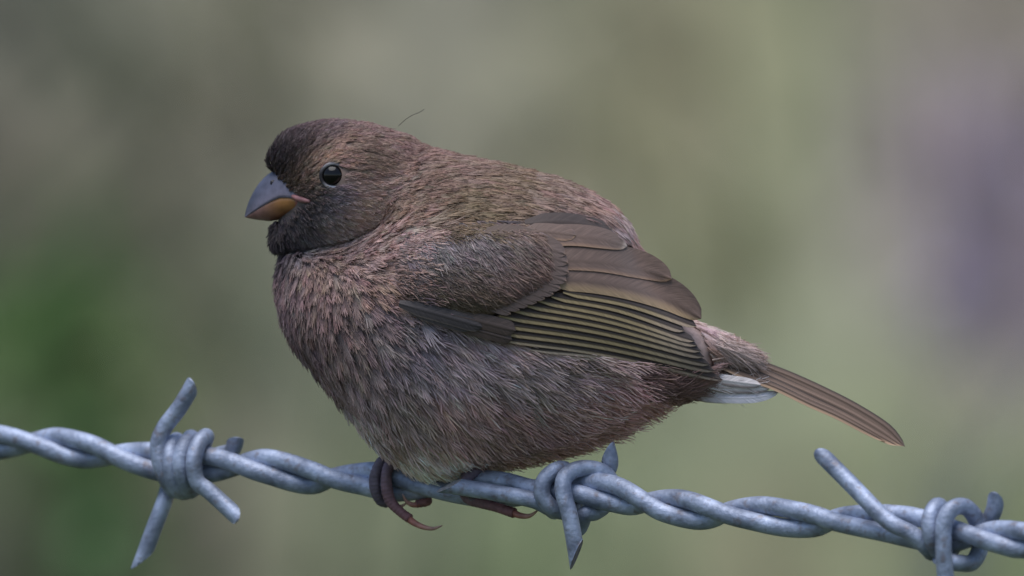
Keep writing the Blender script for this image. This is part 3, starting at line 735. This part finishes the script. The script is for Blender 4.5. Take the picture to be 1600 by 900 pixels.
claw([(800, 801, -20), (814, 806, -20), (828, 806, -19), (841, 797, -18)])
claw([(757, 786, -16), (770, 791, -8), (784, 790, 0)], 4.5)
claw([(739, 786, 10), (728, 787, 2), (720, 780, -4)], 4.5)

# ------------------------------------------------------------------ bill
def prof(pts, x): p = A(sorted(pts)); return np.interp(x, p[:, 0], p[:, 1])
CUL = [(381, 337), (383, 327), (387, 315), (392, 304), (397, 295), (403, 286), (410, 278), (418, 271), (428, 265), (445, 260), (490, 258)]
TOM = [(381, 338), (394, 330), (406, 322), (422, 313), (436, 307), (450, 307), (464, 310), (490, 315)]
BOT = [(381, 339), (390, 341.5), (402, 343.5), (420, 345.5), (436, 343), (454, 339), (466, 336), (490, 332)]
WID = [(381, 1.0), (386, 6), (394, 12), (402, 17), (420, 27), (440, 37), (460, 46), (490, 56)]
bx_ = np.r_[np.linspace(381, 400, 14), np.linspace(403, 490, 26)]
def mandible(upper):
    V = []; K = []; n = 22
    for x in bx_:
        z0 = prof(TOM, x); z1 = prof(CUL if upper else BOT, x); wv = prof(WID, x) * (1.0 if upper else 0.97)
        a = np.linspace(0, np.pi, n)
        yy = wv * np.cos(a); p_ = 1.15 if upper else 0.8
        zz = z0 + (z1 - z0) * np.sin(a) ** p_
        if upper: zz = zz + 1.5 * (np.abs(np.cos(a)) ** 6)
        V.append(np.stack([np.full(n, x), zz, yy], 1))
        s = np.sin(a)[:, None]; tx = np.clip((x - 381) / 90, 0, 1)
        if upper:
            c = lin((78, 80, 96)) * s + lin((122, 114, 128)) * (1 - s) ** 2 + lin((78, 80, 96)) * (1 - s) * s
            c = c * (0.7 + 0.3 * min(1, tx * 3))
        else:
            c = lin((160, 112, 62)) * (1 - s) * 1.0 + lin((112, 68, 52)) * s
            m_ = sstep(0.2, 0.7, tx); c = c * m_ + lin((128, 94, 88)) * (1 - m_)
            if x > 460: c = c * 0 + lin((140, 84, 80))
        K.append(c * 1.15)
    V = np.vstack(V); m_ = len(bx_)
    F = [(i * n + j, i * n + j + 1, (i + 1) * n + j + 1, (i + 1) * n + j) for i in range(m_ - 1) for j in range(n - 1)]
    F += [(i * n, (i + 1) * n, (i + 1) * n + n - 1, i * n + n - 1) for i in range(m_ - 1)]
    return V, F, np.vstack(K)
bill = None
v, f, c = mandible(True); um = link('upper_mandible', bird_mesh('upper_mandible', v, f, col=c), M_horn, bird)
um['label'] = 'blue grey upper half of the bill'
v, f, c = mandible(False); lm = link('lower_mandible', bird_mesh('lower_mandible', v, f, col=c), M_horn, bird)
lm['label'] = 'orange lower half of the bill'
def on_surface(pts, hgt, sgn_=-1):
    q_ = A([(a, b_, sgn_ * math.sqrt(max(1, float(bil(Y2, A([a * 1.0]), A([b_ * 1.0]))[0])))) for a, b_ in pts])
    h_, n_ = field(q_); return q_ + n_ * hgt
for sg in (-1, 1):
    q_ = spline(on_surface([(458, 306), (466, 309), (476, 312), (486, 314)], 3.0, sg), 2.0)
    v, f, _ = tube(q_, 4.0 * np.sin(np.linspace(.5, np.pi - .35, len(q_))) + 1, 10)
    link('gape', bird_mesh('gape', v, f, col=np.tile(lin((156, 108, 108)), (len(v), 1))), M_horn, bird)
    y_ = float(np.interp(425, *zip(*WID))) * sg
    t_ = np.linspace(0, 2 * np.pi, 10)
    v, f, _ = tube(A([(425, 285, sg * 16.0), (426, 285.5, sg * 22.6)]), A([5.0, 4.6]), 10)
    link('nostril', bird_mesh('nostril', v, f, col=np.tile(lin((40, 36, 40)), (len(v), 1))), M_horn, bird)

# ------------------------------------------------------------------ eyes
M_eye = mat_plain('dark_eye', (0.006, 0.005, 0.005), 0.06, 0.32)
def sphere(c, r, n=28, m_=18, sq=(1, 1, 1)):
    V = []; F = []
    for i in range(m_ + 1):
        th = math.pi * i / m_
        for j in range(n):
            ph = 2 * math.pi * j / n
            V.append((c[0] + r * sq[0] * math.sin(th) * math.cos(ph), c[1] + r * sq[1] * math.cos(th), c[2] + r * sq[2] * math.sin(th) * math.sin(ph)))
    for i in range(m_):
        for j in range(n):
            k = (j + 1) % n; F.append((i * n + j, i * n + k, (i + 1) * n + k, (i + 1) * n + j))
    return A(V), F
for sg in (-1, 1):
    ye = math.sqrt(float(bil(Y2, A([EYE[0] * 1.0]), A([EYE[1] * 1.0]))[0]))
    v, f = sphere((EYE[0], EYE[1], sg * (ye - 9)), 18.5)
    eye = link('eye', bird_mesh('eye', v, f), M_eye, bird)
    a = np.linspace(0, 2 * np.pi, 41)[:-1]; a = np.r_[a, a[:1] + 2 * np.pi]
    ring = np.stack([EYE[0] + 19.0 * np.cos(a), EYE[1] + 18.5 * np.sin(a), np.full(len(a), sg * (ye - 1.0))], 1)
    v, f, _ = tube(ring, 2.8, 10, caps=False)
    ang_ = np.repeat(a, 10)
    pale = np.clip(np.cos(ang_ - R(60)), 0, 1) ** 1.2 + 0.3 * np.clip(np.cos(ang_ - R(262)), 0, 1) ** 3
    pale = np.clip(pale, 0, 1)[:, None]
    c = lin((46, 42, 44)) * (1 - pale) + lin((232, 224, 226)) * pale
    link('eye_ring', bird_mesh('eye_ring', v, f, col=c * 1.1), M_skin, eye)

# ------------------------------------------------------------------ wings
def wfield(q):
    h = -q[:, 2] - bil(Yw, q[:, 0], q[:, 1])
    n_ = np.stack([-bil(YwX, q[:, 0], q[:, 1]), -bil(YwY, q[:, 0], q[:, 1]), -np.ones(len(q))], 1)
    L = np.linalg.norm(n_, axis=1)
    return h / L, n_ / L[:, None]
def blade(center, hw_up, hw_dn, layer, tilt, colfn, nu=11, nv=36, tip=0.18, base=0.25, twist=0.0, camber=2.0, surf=True, ridge=1.6):
    """a feather: centre line in px, half widths above / below it, lifted `layer` px off the wing; tilt raises its lower edge"""
    q_ = spline([(a, b_, 0) for a, b_ in center] if len(center[0]) == 2 else center, 1.0)
    n0 = len(q_); ii = np.linspace(0, n0 - 1, nv).astype(int); q_ = q_[ii]
    T = np.gradient(q_[:, :2], axis=0); T /= np.linalg.norm(T, axis=1)[:, None]
    Nn = np.stack([-T[:, 1], T[:, 0]], 1)                    # +N points down in the picture for a feather running right
    s = np.linspace(0, 1, nv); Ln = np.linalg.norm(np.diff(q_[:, :2], axis=0), axis=1).sum()
    shp = np.sqrt(np.clip(1 - np.clip((s - (1 - tip)) / tip, 0, 1) ** 2, 0, 1)) * (0.45 + 0.55 * np.clip(s / base, 0, 1))
    shp = np.maximum(shp, 0.03)
    V = []; K = []; UV = []
    for j in range(nu):
        u = -1 + 2 * j / (nu - 1)
        off = np.where(u < 0, u * hw_up, u * hw_dn) * shp
        p2 = q_[:, :2] + Nn * off[:, None]
        lay = layer + tilt * u + camber * (1 - u * u) + (ridge if abs(u) < 1e-6 else 0)
        if surf: y_ = -(bil(Yw, p2[:, 0], p2[:, 1]) + lay)
        else: y_ = q_[:, 2] - lay
        V.append(np.stack([p2[:, 0], p2[:, 1], y_], 1))
        K.append(np.array([colfn(u, t_) for t_ in s]))
        UV.append(np.stack([np.full(nv, u * (hw_up + hw_dn) / 2), s * Ln], 1))
    V = np.vstack(V); K = np.vstack(K); UV = np.vstack(UV)
    F = [(j * nv + i, j * nv + i + 1, (j + 1) * nv + i + 1, (j + 1) * nv + i) for j in range(nu - 1) for i in range(nv - 1)]
    return V, F, K, UV
def mixc(a, b_, t_): return a * (1 - t_) + b_ * t_
WA = 1.6
WA = WA * np.array((1.12, 1.02, 0.93))
dk = lin((62, 53, 50)) * WA; br = lin((90, 76, 70)) * WA; ol = lin((122, 110, 82)) * WA; bf = lin((146, 120, 100)) * WA; ed = lin((150, 138, 132)) * WA
FE = []                                                     # (name, blade) of one wing
def add(name, *a, **k): FE.append((name, blade(*a, **k)))
# flight feathers: pale olive lower edge, dark web above it
starts = [(880, 455), (862, 462), (840, 468), (815, 474), (795, 482), (780, 492), (772, 504), (770, 516), (772, 528), (830, 545), (880, 555), (930, 562)]
ends = [(1089, 510), (1070, 517), (1086, 533), (1090, 540), (1096, 549), (1101, 558), (1110, 570), (1118, 580), (1130, 594), (1118, 591), (1105, 590), (1085, 586)]
nfl = len(starts)
for k, (s_, e_) in enumerate(zip(starts, ends)):
    mx_, my_ = (s_[0] + e_[0]) / 2, (s_[1] + e_[1]) / 2 - 8
    t2 = k / (nfl - 1)
    edge = mixc(ol, ed, sstep(0.55, 1.0, t2))
    def cf(u, t_, edge=edge, t2=t2):
        e_k = sstep(0.05, 0.45, u) * (1 - 0.55 * sstep(0.85, 1, u))
        return mixc(dk * 0.62, mixc(edge, ed, 0.5 * sstep(0.6, 1, t_)), e_k * (0.95 - 0.35 * sstep(0.75, 1, t_)))
    name = 'secondary_feather' if k < 6 else 'primary_feather'
    add(name, [s_, (mx_, my_), e_], 9.0, 7.0 if k < 8 else 5.5, 3 + 0.95 * (nfl - k), 2.2, cf, tip=0.10, base=0.1, camber=1.0)
# tertials
def tert(u, t_):
    c = mixc(br, dk, 0.35 * (1 - t_) * (u < 0))
    c = mixc(c, bf, sstep(0.62, 0.95, u) * 0.55); return mixc(c, bf * 1.1, sstep(0.93, 1, t_) * sstep(-0.3, 0.8, u))
def tert_ol(u, t_):
    c = mixc(br, mixc(ol, bf, 0.35), sstep(0.15, 0.8, u) * 0.8); return mixc(c, dk, sstep(0.0, -0.9, u) * 0.0 + (0.5 if u < -0.75 else 0))
add('tertial_feather', [(838, 432), (940, 440), (1035, 463), (1096, 498)], 34, 20, 15, 1.5, tert_ol, tip=0.34, base=0.2)
add('tertial_feather', [(835, 405), (930, 408), (1000, 420), (1050, 436)], 30, 16, 17, 1.5, tert, tip=0.36, base=0.2)
def tert_p(u, t_): return mixc(tert(u, t_), lin((196, 176, 164)) * 1.2, sstep(0.93, 1, t_) * 0.8 + 0.0)
add('tertial_feather', [(830, 372), (890, 368), (940, 373), (980, 385)], 18, 16, 19, 1.5, tert_p, tip=0.4, base=0.2)
add('tertial_feather', [(820, 362), (860, 362), (900, 368)], 13, 12, 21, 1.0, tert, tip=0.3, base=0.2)
def gap_shade(u, t_): return dk * 0.8  # dark feather bases, with the shadow between scapulars and tertials in their colour
add('scapular_gap_shade', [(820, 350), (880, 346), (935, 356), (960, 366)], 14, 13, 12, 1.0, gap_shade, tip=0.3, base=0.2)
# greater coverts
def cov(u, t_):
    c = mixc(br * 0.72, lin((84, 73, 70)) * WA, sstep(0.5, 1, t_)); c = mixc(c, dk, 0.3 * sstep(-0.2, -0.9, u))
    return mixc(c, bf, sstep(0.96, 1, t_) * 0.3)
arcp = spline([(884, 398, 0), (889, 418, 0), (886, 438, 0), (872, 455, 0), (850, 468, 0), (825, 479, 0), (798, 491, 0)], 1.0)
NG = 11
for k in range(NG):
    e_ = arcp[int(k * (len(arcp) - 1) / (NG - 1))][:2]; s_ = (e_[0] - 125 + 2 * k, e_[1] - 34 - 0.6 * k)
    hw = 19 - 0.6 * k
    add('greater_covert', [s_, ((s_[0] + e_[0]) / 2 + 3, (s_[1] + e_[1]) / 2 - 5), tuple(e_)], hw, hw * .8, 24 - 0.55 * k, 0.9, cov, tip=0.34, base=0.2, nv=26, camber=0.8)
def pc(u, t_): return mixc(dk, br * .7, .35 * sstep(0.5, 1, u))
add('primary_covert', [(680, 486), (740, 500), (806, 517)], 14, 11, 17, 1.0, pc, tip=0.12, nv=24)
add('primary_covert', [(690, 500), (740, 514), (800, 531)], 11, 10, 15, 1.0, pc, tip=0.12, nv=24)
def alu(u, t_): return mixc(lin((58, 52, 52)), lin((108, 96, 88)), sstep(0.8, 1, u) * 0.8) * 1.25
add('alula_feather', [(624, 474), (690, 492), (754, 511)], 12, 12, 19, 1.0, alu, tip=0.15, base=0.25, nv=26)
add('alula_feather', [(640, 486), (690, 503), (735, 516)], 8, 7, 17, 1.0, alu, tip=0.2, base=0.25, nv=22)
# covert shell of the wing, carried by the arm
def shell():
    cx_, cy_ = WSH.mean(0); V = []; nr_, na = 18, len(WSH)
    for i in range(nr_ + 1):
        t_ = (1 - i / nr_) ** 0.8
        p2 = A((cx_, cy_)) + (WSH - (cx_, cy_)) * t_
        V.append(np.stack([p2[:, 0], p2[:, 1], -(bil(Yw, p2[:, 0], p2[:, 1]) + shell_prof(p2[:, 0], p2[:, 1]))], 1))
    V = np.vstack(V)
    F = [(i * na + j, i * na + (j + 1) % na, (i + 1) * na + (j + 1) % na, (i + 1) * na + j) for i in range(nr_) for j in range(na)]
    return V, F
sv, sf = shell()
shell_me = bird_mesh('wing', sv, sf, col=np.tile(lin((58, 52, 52)), (len(sv), 1)))
wingn = link('wing', shell_me, M_skin, bird)
for nm, (v, f, k_, uv) in FE: link(nm, bird_mesh(nm, v, f, col=k_, uv=uv), M_vane, wingn)
# hair-like barbs of the lesser and median coverts
WFL = A([(640, 365, .35, .95), (690, 360, .4, .9), (740, 358, .5, .85), (800, 365, .7, .7), (850, 375, .8, .55), (640, 400, .7, .7), (665, 410, .95, .3), (700, 400, .8, .55), (700, 440, .85, .5), (760, 400, .75, .65), (780, 440, .8, .58), (840, 420, .75, .6), (660, 455, .85, .5), (720, 470, .9, .45), (800, 470, .9, .4)], float)
WCO = A([(640, 365, 122, 120, 128), (690, 358, 122, 119, 126), (740, 358, 114, 108, 112), (800, 365, 104, 94, 92), (850, 380, 112, 94, 88), (640, 400, 94, 88, 92), (660, 420, 78, 70, 66), (700, 400, 94, 84, 84), (700, 440, 84, 74, 66), (760, 400, 98, 86, 84), (780, 440, 96, 80, 76), (840, 420, 106, 88, 84), (660, 455, 82, 74, 64), (720, 470, 84, 74, 64), (800, 470, 96, 80, 74)], float)
def shell_field(q):
    h = -q[:, 2] - bil(Yw, q[:, 0], q[:, 1]) - shell_prof(q[:, 0], q[:, 1])
    n_ = np.stack([-bil(YwX, q[:, 0], q[:, 1]), -bil(YwY, q[:, 0], q[:, 1]), -np.ones(len(q))], 1)
    L = np.linalg.norm(n_, axis=1); return h / L, n_ / L[:, None]
nw = 1900
rx = rng.uniform(610, 870, nw * 2); ry = rng.uniform(340, 485, nw * 2)
ok = inside_poly(rx, ry, WSH); rx, ry = rx[ok][:nw], ry[ok][:nw]
wr = np.stack([rx, ry, -(bil(Yw, rx, ry) + shell_prof(rx, ry))], 1)
wfl = vec3(interp(WFL, WFL[:, 2:], rx, ry, 30.0)); wcl = interp(WCO, lin(WCO[:, 2:]), rx, ry, 25.0) * ALB * 0.80 * np.array((1.1, 1.0, 0.9))
edge_in = np.clip(-sdist(rx, ry, WSH) / 40, 0, 1)
q, cc, rr = barbs_for(wr, wfl, wcl, np.full(len(rx), 56.0), np.full(len(rx), 4.0), np.full(len(rx), 1.0), np.full(len(rx), 1.5), 16, shell_field, 33, fan=(0.10, 0.34), basecol=lin((36, 34, 38)), tipmul=1.2, rad=1.1)
okb = np.ones(len(q), bool)
pe = q[:, -1]
okb &= ~((pe[:, 0] > 800) & (sdist(pe[:, 0], pe[:, 1], WSH) > 40 * rng.random(len(pe)))) & ~((pe[:, 1] > 470) & (sdist(pe[:, 0], pe[:, 1], WSH) > -2))
q, cc, rr = q[okb], cc[okb], rr[okb]
wpl = tag(make_curves('covert_barbs', q, cc, rr, wingn, M_barb, borigin), kind='stuff')
# the other wing, mirrored about the bird's midplane
wf = wingn.copy(); C.objects.link(wf); wf.scale = (1, -1, 1)
for ch in list(wingn.children):
    c2 = ch.copy(); C.objects.link(c2); c2.parent = wf

# ------------------------------------------------------------------ tail
tail = None
TF = []
def tcol(edge, body):
    def f_(u, t_):
        return mixc(mixc(body, edge, sstep(0.1, 0.7, u) * 0.9), dk * .6, 0.9 * sstep(-0.45, -0.85, u))
    return f_
tb = lin((100, 85, 76)) * WA; te = lin((146, 124, 104)) * WA
rows = [([(1120, 540), (1190, 570), (1236, 588), (1287, 611), (1338, 637), (1388, 669), (1416, 699)], 7, 8, -7, tcol(tb, tb * .8)),
        ([(1112, 548), (1180, 577), (1228, 598), (1280, 621), (1330, 645), (1380, 675), (1412, 698)], 8, 9, -15, tcol(te, tb)),
        ([(1106, 556), (1175, 584), (1222, 604), (1272, 628), (1320, 650), (1365, 675), (1404, 697)], 8, 8, -23, tcol(te * 1.12, tb)),
        ([(1106, 564), (1175, 591), (1215, 606), (1265, 630), (1310, 650), (1350, 671), (1384, 690)], 6, 6, -30, tcol(te, tb * .85))]
for sg in (1, -1):
    for ctr, a, b_, dep, cf in rows:
        c3 = [(x, y, sg * dep * (1 - 0.5 * i / (len(ctr) - 1))) for i, (x, y) in enumerate(ctr)]
        v, f, k_, uv = blade(c3, a, b_, 0, 4.0 * sg, cf, tip=0.16, base=0.2, surf=False, camber=1.0)
        uv = uv * (2.2, 0.05)                                # fine streaks along the folded vanes
        TF.append((v, f, k_, uv))
v, f, k_, uv = TF[0]
tail = link('tail', bird_mesh('tail', v, f, col=k_, uv=uv), M_vane, bird)
for v, f, k_, uv in TF[1:]: link('tail_feather', bird_mesh('tail_feather', v, f, col=k_, uv=uv), M_vane, tail)
# white and buff undertail coverts
def wht(u, t_): return mixc(lin((150, 132, 128)), lin((226, 218, 222)), sstep(0.1, 0.6, t_)) * 1.1
def whb(u, t_): return mixc(lin((206, 196, 192)), lin((120, 100, 96)), 0.8 * sstep(0.2, 0.9, u)) * 1.2
for (ctr, a, b_, lay, fn) in [([(1060, 615, -24), (1130, 621, -24), (1180, 621, -20), (1217, 614, -14)], 9, 9, 4, wht), ([(1080, 600, -30), (1140, 606, -28), (1205, 607, -20)], 9, 8, 4, whb),
                              ([(1085, 588, -34), (1130, 594, -32), (1190, 602, -24)], 9, 8, 6, whb), ([(1060, 615, 14), (1130, 622, 14), (1205, 616, 10)], 9, 9, 0, wht)]:
    v, f, k_, uv = blade(ctr, a, b_, lay, 1.5, fn, tip=0.3, base=0.3, surf=False)
    link('undertail_covert', bird_mesh('undertail_covert', v, f, col=k_, uv=uv), M_vane, tail)

def strands(n, x0, x1, ytop, ybot, dirv, L, dep, col, name, seed, rad=1.0):
    """soft loose barbs of the tail coverts: roots between two height curves, lying along dirv"""
    g = np.random.default_rng(seed); npt = 5
    x = g.uniform(x0, x1, n); f_ = g.random(n)
    y = np.interp(x, *zip(*ytop)) * (1 - f_) + np.interp(x, *zip(*ybot)) * f_
    sg = np.where(g.random(n) < .5, -1.0, 1.0); dd = sg * np.interp(x, *zip(*dep)) * np.sqrt(np.clip(1 - (2 * f_ - 1) ** 2, 0.02, 1)) 
    an = math.atan2(dirv[1], dirv[0]) + g.normal(0, 0.10, n); ll = L * g.uniform(.6, 1.2, n); cu = g.normal(0, 0.12, n)
    t_ = np.linspace(0, 1, npt)
    q_ = np.empty((n, npt, 3))
    q_[..., 0] = x[:, None] + ll[:, None] * t_ * np.cos(an)[:, None] - ll[:, None] * cu[:, None] * t_ ** 2 * np.sin(an)[:, None]
    q_[..., 1] = y[:, None] + ll[:, None] * t_ * np.sin(an)[:, None] + ll[:, None] * cu[:, None] * t_ ** 2 * np.cos(an)[:, None]
    q_[..., 2] = dd[:, None] * (1 + 0.12 * g.random((n, 1)) + (0.1 - 0.35 * t_) * 0.6)
    c_ = np.array(col)[g.integers(len(col), size=n)][:, None] * g.uniform(.8, 1.2, (n, 1, 1)) * np.ones((1, npt, 1))
    rr_ = rad * (1 - .75 * t_) * np.ones((n, 1))
    tag(make_curves(name, q_, c_, rr_, bird, M_barb, borigin), kind='stuff')
strands(1700, 1095, 1170, [(1095, 508), (1130, 520), (1172, 541), (1195, 556)], [(1095, 560), (1130, 566), (1172, 568), (1195, 572)], (.86, .5), 36, [(1095, 44), (1150, 34), (1195, 22)],
        [lin((152, 134, 128)) * 1.75, lin((142, 124, 116)) * 1.75], 'tail_covert_barbs', 51, 1.1)
strands(800, 1050, 1150, [(1040, 585), (1100, 588), (1150, 596)], [(1040, 616), (1100, 613), (1150, 609)], (1, .02), 52, [(1040, 48), (1100, 38), (1150, 30)],
        [lin((226, 218, 218)) * 1.25, lin((206, 194, 192)) * 1.3, lin((160, 142, 136)) * 1.4], 'undertail_barbs', 52, .9)
